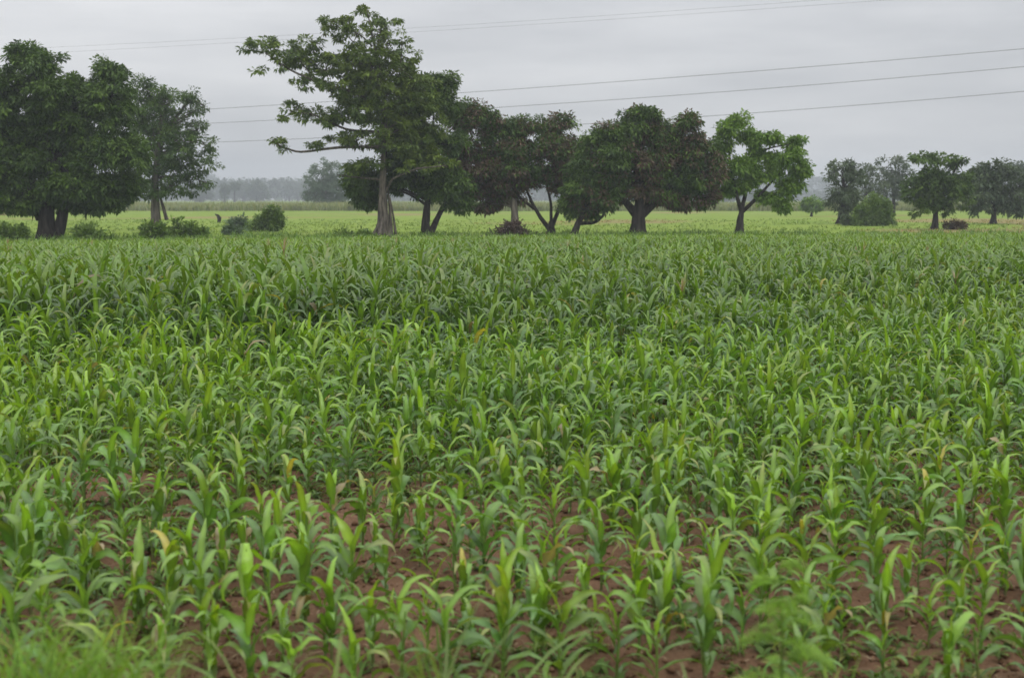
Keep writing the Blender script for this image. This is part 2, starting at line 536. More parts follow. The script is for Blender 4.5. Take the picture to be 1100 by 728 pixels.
def build_clods():
    rng = np.random.default_rng(19)
    n = 15000
    y = 7.3 + 12 * rng.random(n) ** 1.2; x = (rng.random(n) - .5) * 2 * (y * .43 + 1)
    z = ground_z(x, y)
    o = np.array([[1, 0, 0], [0, 1, 0], [-1, 0, 0], [0, -1, 0], [0, 0, 1], [0, 0, -1]], float)
    f = np.array([[0, 1, 4], [1, 2, 4], [2, 3, 4], [3, 0, 4], [1, 0, 5], [2, 1, 5], [3, 2, 5], [0, 3, 5]])
    r = .008 + .035 * rng.random(n) ** 3
    a = rng.uniform(0, 6.28, n)
    V = o[None] * rng.uniform(.6, 1.25, (n, 6, 1)) * np.stack([r * 1.2, r, r * .75], -1)[:, None]
    c, s_ = np.cos(a)[:, None], np.sin(a)[:, None]
    V = np.stack([V[..., 0] * c - V[..., 1] * s_, V[..., 0] * s_ + V[..., 1] * c, V[..., 2]], -1) + np.stack([x, y, z + .3 * r], -1)[:, None]
    q = (np.arange(n)[:, None, None] * 6 + f[None]).reshape(-1, 3)
    col = np.repeat(np.array([.17, .095, .055]) * rng.uniform(.55, 1.35, (n, 1)), 6, 0)
    tag(obj_np('soil_clods', V, q, DRY, None, col), 'loose clods of red soil lying between the front maize rows', 'soil clods', kind='stuff')


# ------------------------------------------------------------------ trees
GREEN = {'mango': ((.034, .074, .014), (.125, .21, .026)), 'tall': ((.06, .11, .02), (.20, .27, .040)),
         'light': ((.10, .20, .024), (.22, .35, .036)), 'grey': ((.048, .082, .034), (.105, .145, .060)),
         'blue': ((.09, .15, .085), (.15, .21, .12)), 'bush': ((.09, .16, .035), (.19, .28, .05)),
         'brown': ((.078, .056, .034), (.165, .112, .070))}


def leaf_quads(rng, P, D, L, W, c):
    """rhombic leaves: P base, D direction"""
    n = len(P)
    up = rng.normal(0, .55, (n, 3)) + np.array([0, 0, 1.0])
    s = np.cross(D, up); s /= np.linalg.norm(s, axis=1)[:, None] + 1e-9
    mid = P + D * (L * .45)[:, None]
    tip = P + D * L[:, None] - np.array([0, 0, 1.0]) * (L * .22)[:, None]
    V = np.stack([P, mid + s * W[:, None], tip, mid - s * W[:, None]], 1)
    q = np.arange(n * 4).reshape(n, 4)
    return V.reshape(-1, 3), q, np.repeat(c, 4, 0)


def crown_arrays(rng, lobes, pal, cl_r, leaf, per, dens, brown=0., brown_low=0., flat=.6, fill=.35, droop=.35, sub=False):
    """lobes: list of (centre, radii). Leaves gathered in clumps over and inside every lobe."""
    B = Bag(); centres = []
    if sub:
        fine = []
        for c, rad in lobes:
            c = np.asarray(c); rad = np.asarray(rad); mr = rad.mean()
            rs = float(np.clip(.34 * mr, .6, 1.5))
            n = max(4, int(2.6 * (mr / rs) ** 2))
            d = rng.normal(0, 1, (n, 3)); d /= np.linalg.norm(d, axis=1)[:, None]
            d = d[(d[:, 2] > -.45) | (rng.random(n) < .6)]
            for e in d:
                f = rs * rng.uniform(.65, 1.2)
                fine.append((c + e * np.maximum(rad * .95 - f * .8, .1) * rng.uniform(.85, 1.08), np.array([f, f, f * .72])))
            fine.append((c, rad * .55))
        lobes = fine
    zs = [c[2] - r[2] for c, r in lobes]; ze = [c[2] + r[2] for c, r in lobes]
    z0, z1 = min(zs), max(ze)
    for c, rad in lobes:
        c = np.asarray(c); rad = np.asarray(rad)
        a = 4 * np.pi * ((rad[0] * rad[1]) ** 1.6 / 3 + 2 * (rad[0] * rad[2]) ** 1.6 / 3) ** (1 / 1.6)
        n = max(3, int(a * dens / (cl_r * cl_r)))
        d = rng.normal(0, 1, (n, 3)); d /= np.linalg.norm(d, axis=1)[:, None]
        low = d[:, 2] < -.35
        d = d[~(low & (rng.random(n) < .35))]
        n = len(d)
        inner = rng.random(n) < fill
        u = np.where(inner, rng.uniform(.25, .75, n), rng.uniform(.78, 1.06, n) + (rng.random(n) < .2) * rng.uniform(0, .35 if sub else .12, n))
        u = u * (.86 + .28 * vnoise(d[:, 0] * 2.2 + 7 + c[0], d[:, 2] * 2.2 + d[:, 1] * 1.3 + 3 + c[2], 3))
        centres.append((c + d * rad * u[:, None], d, len(lobes)))
    Cc = np.concatenate([k[0] for k in centres]); Dd = np.concatenate([k[1] for k in centres])
    n = len(Cc)
    m = rng.poisson(per, n) + 3
    pid = np.repeat(np.arange(n), m); N = len(pid)
    rc = cl_r * rng.uniform(.55, 1.2, n)
    off = rng.normal(0, 1, (N, 3)); off /= np.linalg.norm(off, axis=1)[:, None] + 1e-9
    off *= rng.random((N, 1)) ** .5
    P = Cc[pid] + off * rc[pid][:, None] * np.array([1, 1, flat])
    d = off + .6 * Dd[pid] + rng.normal(0, .45, (N, 3)); d[:, 2] -= droop
    d /= np.linalg.norm(d, axis=1)[:, None] + 1e-9
    L = leaf * rng.uniform(.5, 1.5, N); W = L * rng.uniform(.17, .26, N)
    g0, g1 = np.array(GREEN[pal][0]), np.array(GREEN[pal][1])
    tcl = np.clip(rng.beta(.9, 1.3, n), 0, 1)[pid] * .75 + .25 * rng.random(N)
    col = g0 + (g1 - g0) * tcl[:, None]
    if brown or brown_low:
        hrel = (Cc[:, 2] - z0) / (z1 - z0)
        pb = np.clip(brown + brown_low * (1 - hrel) * 1.2 * (fbm(Cc[:, 0] * .5, Cc[:, 2] * .5, 91) > .42), 0, .9)
        isb = (rng.random(n) < pb)[pid] & (rng.random(N) < .75)
        b0, b1 = np.array(GREEN['brown'][0]), np.array(GREEN['brown'][1])
        col = np.where(isb[:, None], b0 + (b1 - b0) * rng.random((N, 1)), col)
    col = col * rng.uniform(.8, 1.2, (N, 1))
    B.add(*leaf_quads(rng, P, d, L, W, col))
    return B, Cc


def lobes_px(rng, lobes, D, thick=.85):
    out = []
    k = m_per_px(D)
    for l in lobes:
        px, py, rx, ry = l[:4]
        dy = l[4] if len(l) > 4 else rng.uniform(-.35, .35) * rx * k
        c = at(px, py, D + dy)
        out.append((c, np.array([rx * k, max(.5, thick * .5 * (rx + ry)) * k, ry * k])))
    return out


def tree(name, label, cat, D, base, lobes, pal='mango', trunk=None, r=5, bark=BARK_DARK, limbs=(), cl=.62, leaf=.26, per=74, dens=.50,
         group=None, seed=1, brown=0., brown_low=0., fill=.35, flat=.6, extra=(), twigs=.35, flare=1.5, gz=None, droop=.35, autolimb=True, lr=.27, taper=None, sub=None, arch=.12, flute=0):
    """base px of the trunk, lobes in photo px at distance D, trunk: list of px points above the base"""
    rng = np.random.default_rng(seed)
    k = m_per_px(D)
    b = at(base, HZ, D); b[2] = float(ground_z(b[0], D)) - .05
    e = empty(name, b, label, cat, group)
    LB = lobes_px(rng, lobes, D)
    B, Cc = crown_arrays(rng, LB, pal, cl, leaf, per, dens, brown, brown_low, flat, fill, droop, (pal in ('mango', 'light')) if sub is None else sub)
    T = Bag()
    pts = [b] + [at(px, py, D + (q[0] if q else 0)) for px, py, *q in (trunk or [])]
    # smooth trunk polyline
    P = np.array(pts)
    if len(P) > 2:
        t = np.linspace(0, len(P) - 1, 5 * (len(P) - 1) + 1)
        Q = np.stack([np.interp(t, np.arange(len(P)), P[:, a]) for a in range(3)], -1)
        Q[1:-1] = .25 * Q[:-2] + .5 * Q[1:-1] + .25 * Q[2:]
    else:
        Q = np.linspace(P[0], P[1], 7)
    u = np.linspace(0, 1, len(Q))
    rad = r * k * ((1 - .55 * u) if taper is None else (1 - u) ** taper + .08) * (1 + (flare - 1) * np.exp(-u * 9))
    tube(T, Q, rad, 20 if flute else 14, lump=.10 if flute else .16, rng=rng, flute=flute)
    top = Q[-1]
    for lp in limbs:                                   # explicit limbs: list of px points + start radius px
        pl = np.array([at(a, c_, D + (q[0] if q else rng.uniform(-.5, .5))) for a, c_, *q in lp[1]])
        t = np.linspace(0, len(pl) - 1, 4 * (len(pl) - 1) + 1)
        ql = np.stack([np.interp(t, np.arange(len(pl)), pl[:, a]) for a in range(3)], -1)
        ql[1:-1] = .25 * ql[:-2] + .5 * ql[1:-1] + .25 * ql[2:]
        tube(T, ql, lp[0] * k * np.linspace(1, .35, len(ql)), 8, lump=.15, rng=rng)
    if autolimb:
        for c, rad_ in LB:
            s = Q[int(len(Q) * rng.uniform(.6, .999))] if c[2] > Q[int(len(Q) * .6)][2] + .3 else Q[int(len(Q) * .55)]
            mid = .5 * (s + c) + np.array([0, 0, arch * np.linalg.norm(c - s)]) + rng.normal(0, .25, 3)
            mid[:2] = s[:2] * .45 + c[:2] * .55
            tube(T, bezier(s, mid, c, 8), r * k * np.linspace(lr, lr * .28, 8), 7, lump=.15, rng=rng)
    lc = np.array([c for c, _ in LB])
    for q in Cc[rng.random(len(Cc)) < twigs]:
        near = lc[np.argmin(((lc - q) ** 2).sum(1))]
        mid = .5 * (near + q) + rng.normal(0, .15, 3)
        tube(T, bezier(near, mid, q, 4), np.linspace(.11, .035, 4) * r * k * .55 + .012, 4)
    T.build('trunk', bark, e, origin=b)
    B.build('crown', TREELEAF, e, smooth=False, origin=b)
    return e


def build_trees():
    G = 'trees along the far edge of the maize field'
    tree('mango_tree', 'huge dark dense mango tree with twin trunk at the field edge, leftmost', 'tree', 92, 50,
         [(40, 90, 48, 42), (30, 62, 24, 16), (55, 165, 74, 60), (115, 105, 34, 42), (118, 170, 44, 52), (-12, 150, 48, 72), (25, 205, 48, 26),
          (88, 205, 46, 24), (118, 78, 17, 16), (130, 200, 22, 16), (75, 120, 40, 40), (-30, 205, 26, 20), (18, 220, 40, 13), (100, 220, 40, 12), (62, 212, 46, 14), (128, 212, 22, 12)],
         'mango', [(50, 232), (52, 205), (58, 170)], 10, limbs=[(7, [(62, 253), (68, 228), (80, 195), (95, 160)]), (6, [(44, 235), (30, 205), (15, 170)])],
         seed=3, group=G, per=64, dens=.55, fill=.4, cl=.6)
    tree('shade_tree', 'loose airy tree with straight pale trunk behind shrubs, right of the huge dark mango', 'tree', 120, 167,
         [(160, 103, 20, 20), (182, 112, 22, 17), (170, 145, 30, 32), (195, 160, 22, 22), (203, 104, 12, 8), (220, 115, 7, 4), (212, 140, 13, 9),
          (223, 172, 10, 12), (150, 178, 24, 18), (183, 200, 26, 12), (213, 193, 13, 10), (225, 157, 8, 7), (206, 122, 11, 7), (165, 205, 20, 8), (150, 125, 18, 25), (185, 180, 26, 16), (178, 135, 24, 18)],
         'mango', [(167, 225), (166, 200), (170, 160), (175, 120)], 5.2, bark=BARK_MID, lr=.2,
         limbs=[(2.2, [(179, 236), (174, 218), (169, 200)]), (1.6, [(170, 150), (190, 125), (205, 106), (220, 114)]), (1.5, [(172, 165), (195, 158), (215, 150), (224, 160)])],
         seed=4, group=G, cl=.62, per=50, dens=.5, fill=.35, sub=False)
    tree('kapok_tree', 'tallest tree with pale buttressed trunk and long bare limbs reaching left', 'tree', 96, 412,
         [(355, 23, 16, 8), (395, 17, 18, 8), (383, 38, 26, 10), (421, 45, 16, 6), (408, 32, 14, 7), (350, 38, 8, 5), (432, 33, 8, 4), (443, 85, 20, 11), (452, 108, 20, 12), (436, 62, 16, 9), (462, 138, 18, 12), (440, 148, 20, 10), (420, 22, 10, 6),
          (285, 50, 18, 9), (310, 56, 22, 11), (333, 68, 18, 14), (332, 47, 14, 6), (268, 53, 7, 5), (280, 74, 5, 4), (322, 88, 10, 7), (300, 70, 9, 6),
          (385, 66, 34, 13), (425, 70, 20, 11), (372, 90, 30, 13), (412, 92, 34, 14), (450, 95, 20, 13), (395, 116, 34, 13), (440, 122, 28, 14),
          (318, 118, 13, 8), (299, 128, 9, 4), (337, 124, 17, 8), (354, 131, 16, 8), (296, 150, 7, 4), (309, 161, 9, 3), (333, 158, 12, 4),
          (400, 75, 30, 30), (395, 105, 34, 26), (425, 105, 26, 26), (415, 140, 30, 18), (350, 75, 18, 16), (375, 128, 20, 14), (363, 152, 12, 5), (383, 152, 22, 9), (428, 156, 26, 11), (455, 163, 22, 10), (398, 176, 22, 6), (472, 176, 16, 6), (370, 186, 12, 4), (445, 180, 18, 6)],
         'tall', [(411, 225), (411, 195), (413, 150), (411, 90), (400, 40), (394, 8)], 5.3, bark=BARK_KAPOK, flare=1.45,
         limbs=[(1.9, [(409, 112, 0), (375, 98), (345, 90), (312, 76), (285, 57)]), (1.6, [(411, 142, 0), (372, 140), (340, 124), (312, 120)]),
                (1.7, [(409, 158, 0), (365, 158), (322, 164), (302, 158), (293, 150)]), (1.4, [(415, 205, 0), (421, 192, -.6), (448, 181, -1.2), (480, 178, -1.5)]),
                (1.4, [(409, 193, 0), (385, 191), (362, 188)]), (1.2, [(412, 100), (395, 62), (365, 30)]), (1.1, [(411, 110), (430, 80), (432, 40)]), (1.2, [(411, 120), (432, 100), (452, 86)]), (1.2, [(412, 150), (438, 132), (462, 128)]), (1.0, [(400, 50), (388, 38), (362, 24)]), (1.0, [(340, 85), (325, 70), (318, 55)]), (.8, [(335, 122), (318, 122), (299, 127)]),
                (2.8, [(420, 256, .4), (420, 238, .4), (417, 205, .2)]), (2.6, [(398, 257, -.3), (406, 244, -.2), (409, 222, 0)]), (2.4, [(406, 258, -1.2), (410, 244, -.6), (412, 218, 0)]), (1.8, [(425, 252, .6), (423, 235, .6), (419, 212, .2)])],
         seed=5, group=G, cl=.5, leaf=.28, per=54, dens=.31, fill=.16, flat=.3, twigs=.45, autolimb=False, droop=.1, lr=.12, taper=1.25, arch=-.04, flute=.28)
    tree('mango_tree', 'dark green mango tree with short forked trunk, crown touching the tallest tree', 'tree', 99, 458,
         [(468, 92, 24, 16), (448, 115, 28, 26), (480, 112, 15, 20), (470, 155, 36, 30), (440, 185, 38, 28), (400, 205, 30, 24), (384, 192, 16, 20),
          (475, 200, 33, 24), (430, 145, 28, 25), (490, 218, 16, 14)],
         'mango', [(457, 240), (459, 222), (462, 190)], 5.5, limbs=[(4, [(462, 252), (470, 234), (480, 215), (488, 190)])], seed=6, group=G, per=66, dens=.55, fill=.4)
    tree('mango_tree', 'brownish mango tree standing over a heap of brushwood', 'tree', 102, 553,
         [(505, 128, 26, 22), (530, 138, 22, 24), (500, 168, 30, 30), (537, 178, 30, 32), (500, 205, 20, 20), (545, 212, 22, 15), (522, 200, 24, 20), (560, 190, 18, 20), (525, 220, 16, 10), (495, 185, 22, 20), (555, 160, 18, 18)],
         'mango', [(553, 236), (552, 215), (540, 185)], 5, bark=BARK_PALE, limbs=[(2.5, [(552, 222), (530, 205), (515, 180)])], seed=7, group=G, brown=.28, brown_low=.8, per=56, dens=.5)
    tree('mango_tree', 'mango tree with V-shaped trunk between brownish mango and small leaning tree', 'tree', 103, 592,
         [(565, 138, 30, 16), (600, 138, 22, 17), (580, 165, 40, 26), (547, 172, 22, 22), (612, 180, 20, 28), (565, 192, 28, 14), (600, 200, 18, 12), (622, 160, 14, 18), (590, 185, 26, 14), (555, 205, 16, 10)],
         'mango', [(592, 242), (593, 236)], 5, limbs=[(2.8, [(591, 247, 0), (580, 233, -.3), (571, 217, -.6), (560, 190, -1)]), (2.7, [(592, 245, 0), (600, 226, .5), (606, 205, .8), (612, 170, 1)]),
                                                     (1.9, [(592, 240, 0), (592, 218, .3), (585, 190, .5), (578, 160, 1)]), (2, [(574, 224, -.5), (560, 214, -1), (545, 195, -1)])],
         seed=8, group=G, brown=.2, brown_low=.75, per=56, dens=.48, autolimb=False)
    tree('mango_tree', 'small dark leaning mango tree tucked between two wide crowns', 'tree', 99, 616,
         [(628, 195, 22, 34), (643, 212, 17, 20), (613, 218, 13, 18), (650, 178, 14, 24), (638, 155, 16, 18), (630, 228, 18, 9), (632, 175, 20, 22), (620, 205, 16, 18)],
         'mango', [(620, 242), (626, 230), (632, 200)], 4, limbs=[(2.2, [(622, 240), (640, 239), (650, 230), (650, 205)])], seed=9, group=G, per=66, dens=.6, brown_low=.2, fill=.4)
    tree('mango_tree', 'widest mango tree with thick trunk and reddish brown lower leaves', 'tree', 100, 685,
         [(688, 140, 46, 24), (655, 162, 30, 33), (720, 162, 38, 34), (738, 131, 19, 11), (738, 152, 20, 15), (650, 195, 25, 24), (690, 180, 50, 30),
          (730, 200, 34, 22), (752, 188, 22, 26), (760, 215, 13, 15), (770, 180, 13, 24), (640, 205, 14, 14), (705, 212, 22, 12), (690, 122, 26, 10), (655, 212, 18, 10), (725, 218, 22, 10), (690, 205, 26, 10), (760, 165, 14, 18)],
         'mango', [(686, 238), (687, 220), (690, 190)], 9, limbs=[(5, [(684, 232), (670, 214), (655, 190)]), (5, [(690, 230), (712, 210), (730, 185)]), (3, [(687, 215), (700, 180), (705, 150)])],
         seed=10, group=G, brown=.12, brown_low=1.0, per=62, dens=.5)
    tree('shade_tree', 'bright light-green tree with open crown and sky gaps', 'tree', 103, 795,
         [(785, 140, 19, 13), (806, 150, 18, 15), (775, 163, 14, 16), (798, 178, 20, 12), (829, 148, 11, 8), (850, 154, 15, 9), (849, 173, 20, 14),
          (860, 185, 10, 8), (846, 203, 20, 16), (822, 212, 13, 10), (778, 190, 12, 12), (840, 222, 9, 8), (814, 166, 11, 7), (826, 188, 10, 8), (795, 128, 10, 5), (770, 208, 9, 9), (798, 198, 16, 10), (812, 186, 14, 10), (785, 205, 10, 8), (832, 172, 12, 9)],
         'light', [(795, 238), (797, 224)], 5.2, limbs=[(2.3, [(796, 226, 0), (790, 205), (785, 180), (782, 150)]), (2.3, [(797, 224, 0), (803, 200), (806, 175), (808, 150)]),
                                                      (2.3, [(797, 228, 0), (812, 214), (828, 196), (848, 176)]), (1.3, [(806, 178), (822, 160), (848, 155)]), (1.3, [(814, 212), (830, 208), (848, 204)])],
         seed=11, group=G, cl=.42, per=30, dens=.42, fill=.3, sub=True, autolimb=False, twigs=.3, leaf=.28)
    tree('shade_tree', 'pale blue-green lone tree in the pasture behind the long bare limb', 'tree', 350, 350,
         [(350, 182, 16, 10), (343, 197, 19, 12), (364, 200, 12, 13), (338, 211, 13, 7), (357, 213, 15, 7), (350, 205, 20, 12)],
         'blue', [(350, 222), (350, 205)], 2.2, bark=BARK_PALE, seed=12, cl=1.0, leaf=.55, per=40, dens=.42, group='trees in the far pasture', fill=.2)  # blue palette puts part of the distance haze into the leaf colour
    G2 = 'trees beyond the right end of the field'
    tree('shade_tree', 'narrow two-tiered dark tree beside the round yellow-green bush', 'tree', 150, 902,
         [(904, 184, 13, 10), (889, 190, 8, 3), (912, 178, 5, 8), (921, 190, 7, 9), (906, 208, 14, 11), (897, 216, 9, 10), (915, 214, 9, 13), (893, 183, 5, 4), (905, 224, 10, 8)],
         'grey', [(905, 228), (908, 212), (905, 190)], 3.4, seed=13, group=G2, cl=.7, leaf=.4, per=44, dens=.45)
    tree('shade_tree', 'faint thin-crowned tree showing above the round yellow-green bush', 'tree', 220, 930,
         [(930, 188, 12, 11), (927, 203, 15, 12), (938, 200, 10, 12)], 'grey', [(930, 212), (930, 195)], 2.2, seed=14, group=G2, cl=.9, leaf=.5, per=30, dens=.38, fill=.2)
    tree('shade_tree', 'hazy taller open-crowned tree between the round bush and the dark vase-shaped tree', 'tree', 225, 960,
         [(957, 177, 15, 9), (962, 194, 16, 14), (969, 210, 10, 10), (950, 198, 10, 14), (972, 190, 7, 14)], 'grey', [(960, 215), (959, 190)], 2.2,
         seed=15, group=G2, cl=.9, leaf=.5, per=34, dens=.36, fill=.2)
    tree('shade_tree', 'dark vase-shaped tree with two tufts rising from its crown', 'tree', 125, 1005,
         [(1008, 203, 27, 19), (986, 203, 13, 15), (1030, 203, 14, 18), (1003, 223, 20, 12), (991, 170, 14, 5), (1008, 172, 8, 4), (1030, 177, 8, 6), (1024, 172, 6, 4), (1000, 190, 14, 8), (1015, 190, 14, 9)],
         'mango', [(1005, 236), (1005, 222)], 4.2, limbs=[(2, [(1005, 215), (1000, 190), (993, 172)]), (1.6, [(1008, 210), (1022, 190), (1028, 178)])], seed=16, group=G2, cl=.6, leaf=.34, per=60, dens=.5, sub=False)
    tree('shade_tree', 'wide spreading grey-green tree at the right edge of the view', 'tree', 150, 1068,
         [(1064, 190, 26, 13), (1050, 204, 20, 17), (1086, 204, 25, 18), (1068, 213, 28, 14), (1045, 222, 13, 7), (1092, 222, 14, 9), (1075, 180, 12, 8), (1057, 184, 10, 7)],
         'grey', [(1068, 228), (1070, 210)], 3.4, seed=17, group=G2, cl=.72, leaf=.42, per=46, dens=.42)
    tree('shade_tree', 'faint tall tree hazy behind the wide spreading one', 'tree', 270, 1096,
         [(1085, 181, 17, 7), (1100, 188, 18, 12), (1108, 203, 18, 14)], 'grey', [(1096, 212), (1096, 190)], 2, seed=18, group=G2, cl=1.0, leaf=.6, per=34, dens=.4)
    tree('young_tree', 'small rounded light-green young tree alone left of the dark two-tiered tree', 'tree', 215, 872,
         [(872, 218, 10, 5), (866, 221, 6, 4), (878, 221, 6, 4), (872, 223, 7, 4)], 'light', [(872, 226), (872, 219)], 1.3, seed=19, group=G2, cl=.7, leaf=.5, per=36, dens=.5)


def build_shrubs():
    G = 'shrubs in the grass behind the maize'
    S = [('rounded dark green bush standing alone in the pasture', 115, 289, [(293, 224, 11, 9), (287, 236, 13, 9), (277, 232, 4, 5), (296, 233, 9, 9)], 'bush', 0),
         ('round yellow-green bush beside the narrow two-tiered tree', 140, 940, [(941, 217, 16, 14), (938, 226, 18, 13), (946, 212, 9, 8), (926, 235, 9, 7), (952, 228, 10, 10)], 'bush', 0),
         ('low grey-green shrub at the foot of the straight pale trunk', 88, 165, [(163, 243, 11, 8), (172, 246, 10, 6)], 'bush', 0),
         ('spreading shrub just right of the straight pale trunk', 89, 205, [(190, 245, 12, 6), (205, 242, 13, 8), (217, 246, 8, 5)], 'bush', 0),
         ('yellowish shrub at the left edge under the huge mango crown', 86, 8, [(4, 246, 16, 9), (20, 248, 12, 7)], 'bush', 0),
         ('leafy shrub right of the huge mango trunk', 86, 95, [(85, 245, 12, 7), (100, 243, 13, 8)], 'bush', 0),
         ('low dark scrub beside the buttressed trunk of the tallest tree', 92, 380, [(372, 251, 9, 3), (388, 252, 10, 3)], 'bush', 0),
         ('sparse leafy weed bush nearer than the round pasture bush', 105, 248, [(246, 241, 4, 5), (250, 245, 10, 3)], 'blue', 0),
         ('upright blue-green weed clump left of the round pasture bush', 125, 257, [(252, 236, 5, 4), (258, 233, 4, 6), (263, 236, 4, 4)], 'blue', 0),
         ('brown dead bush at the foot of the dark vase-shaped tree', 125, 1025, [(1025, 241, 8, 5), (1031, 243, 6, 4)], 'brown', .15),
         ('dull low bush under the crown of the narrow two-tiered tree', 142, 915, [(913, 238, 9, 6), (922, 240, 8, 4)], 'grey', 0)]
    for i, (lab, D, bx, lb, pal, br) in enumerate(S):
        rng = np.random.default_rng(200 + i)
        b = at(bx, HZ, D); b[2] = float(ground_z(b[0], D)) - .03
        e = empty('shrub', b, lab, 'shrub', G)
        LB = []
        for c, r in lobes_px(rng, lb, D):
            LB.append((c, r * .85))
            for _ in range(4):
                d = rng.normal(0, .6, 3)
                LB.append((c + d * r * np.array([1.0, .8, .9]), r * rng.uniform(.25, .55) * np.array([1, 1, 1.2])))
        # let the lowest lobe reach the ground
        LB = [(np.array([c[0], c[1], max(c[2] * (.75 if j == 0 else .6), .3)]), r * np.array([1, 1, 1.25])) for j, (c, r) in enumerate(LB)]
        wisp = D < 90
        B, Cc = crown_arrays(rng, LB, pal, .28 if wisp else .36, .3 if wisp else .26, 14 if wisp else 26, .34 if wisp else .62, brown=br, flat=1.2 if wisp else .9, fill=.4, droop=-.5 if wisp else -.1)
        B.build('foliage', TREELEAF, e, smooth=False, origin=b)
        T = Bag()
        for q in Cc[rng.random(len(Cc)) < .25]:
            q = q.copy(); tube(T, bezier(b + rng.normal(0, .12, 3) * np.array([1, 1, 0]), .5 * (b + q) + np.array([0, 0, .2]), q, 5), np.linspace(.03, .012, 5), 5)
        if T.n:
            T.build('stems', BARK_DARK, e, origin=b)
    # heap of dead brushwood under the brownish mango
    rng = np.random.default_rng(300)
    b = at(550, HZ, 96); b[2] = float(ground_z(b[0], 96))
    e = empty('brushwood_heap', b, 'low heap of dead reddish brushwood under the brownish mango tree', 'brushwood heap')
    T = Bag()
    n = 420
    px = rng.normal(550, 13, n); hgt = np.maximum(0.05, 1.25 * np.exp(-((px - 550) / 15) ** 2)) * rng.random(n)
    for i in range(n):
        p = at(px[i], HZ, 96 + rng.normal(0, .9)); p[2] = b[2] + hgt[i]
        d = rng.normal(0, 1, 3) * np.array([1, 1, .45]); d *= rng.uniform(.3, .8) / np.linalg.norm(d)
        P = bezier(p - d, p + rng.normal(0, .12, 3), p + d, 4); P[:, 2] = np.maximum(P[:, 2], b[2] + .02)
        tube(T, P, np.linspace(.04, .014, 4), 4, col=np.array([.075, .05, .04]) * rng.uniform(.6, 1.3))
    T.build('branches', DRY, e, origin=b)
    n = 900; px = rng.normal(550, 14, n)
    P = np.array([at(a, HZ, 96 + rng.normal(0, 1)) for a in px]); P[:, 2] = b[2] + 1.2 * np.exp(-((px - 550) / 16) ** 2) * rng.random(n) + .03
    d = rng.normal(0, 1, (n, 3)); d /= np.linalg.norm(d, axis=1)[:, None]
    V, q, c = leaf_quads(rng, P, d, rng.uniform(.2, .35, n), rng.uniform(.05, .08, n), np.array([.085, .055, .042]) * rng.uniform(.6, 1.3, (n, 1)))
    obj_np('dead_leaves', V - b, q, TREELEAF, e, c, False)
    # small dark bent stump
    D = 160; b = at(233.5, HZ, D); b[2] = float(ground_z(b[0], D)) - .05
    e = empty('stump', b, 'small dark bent stump sticking up out of the pasture grass', 'stump')
    k = m_per_px(D)
    T = Bag()
    tube(T, b + np.array([[.05, 0, 0], [.16, 0, .3], [.16, 0, .6], [-.02, .02, .9], [-.36, .05, 1.1]]), np.array([.2, .22, .24, .18, .05]), 9, lump=.3, rng=rng)
    T.build('wood', STUMP, e, origin=b)


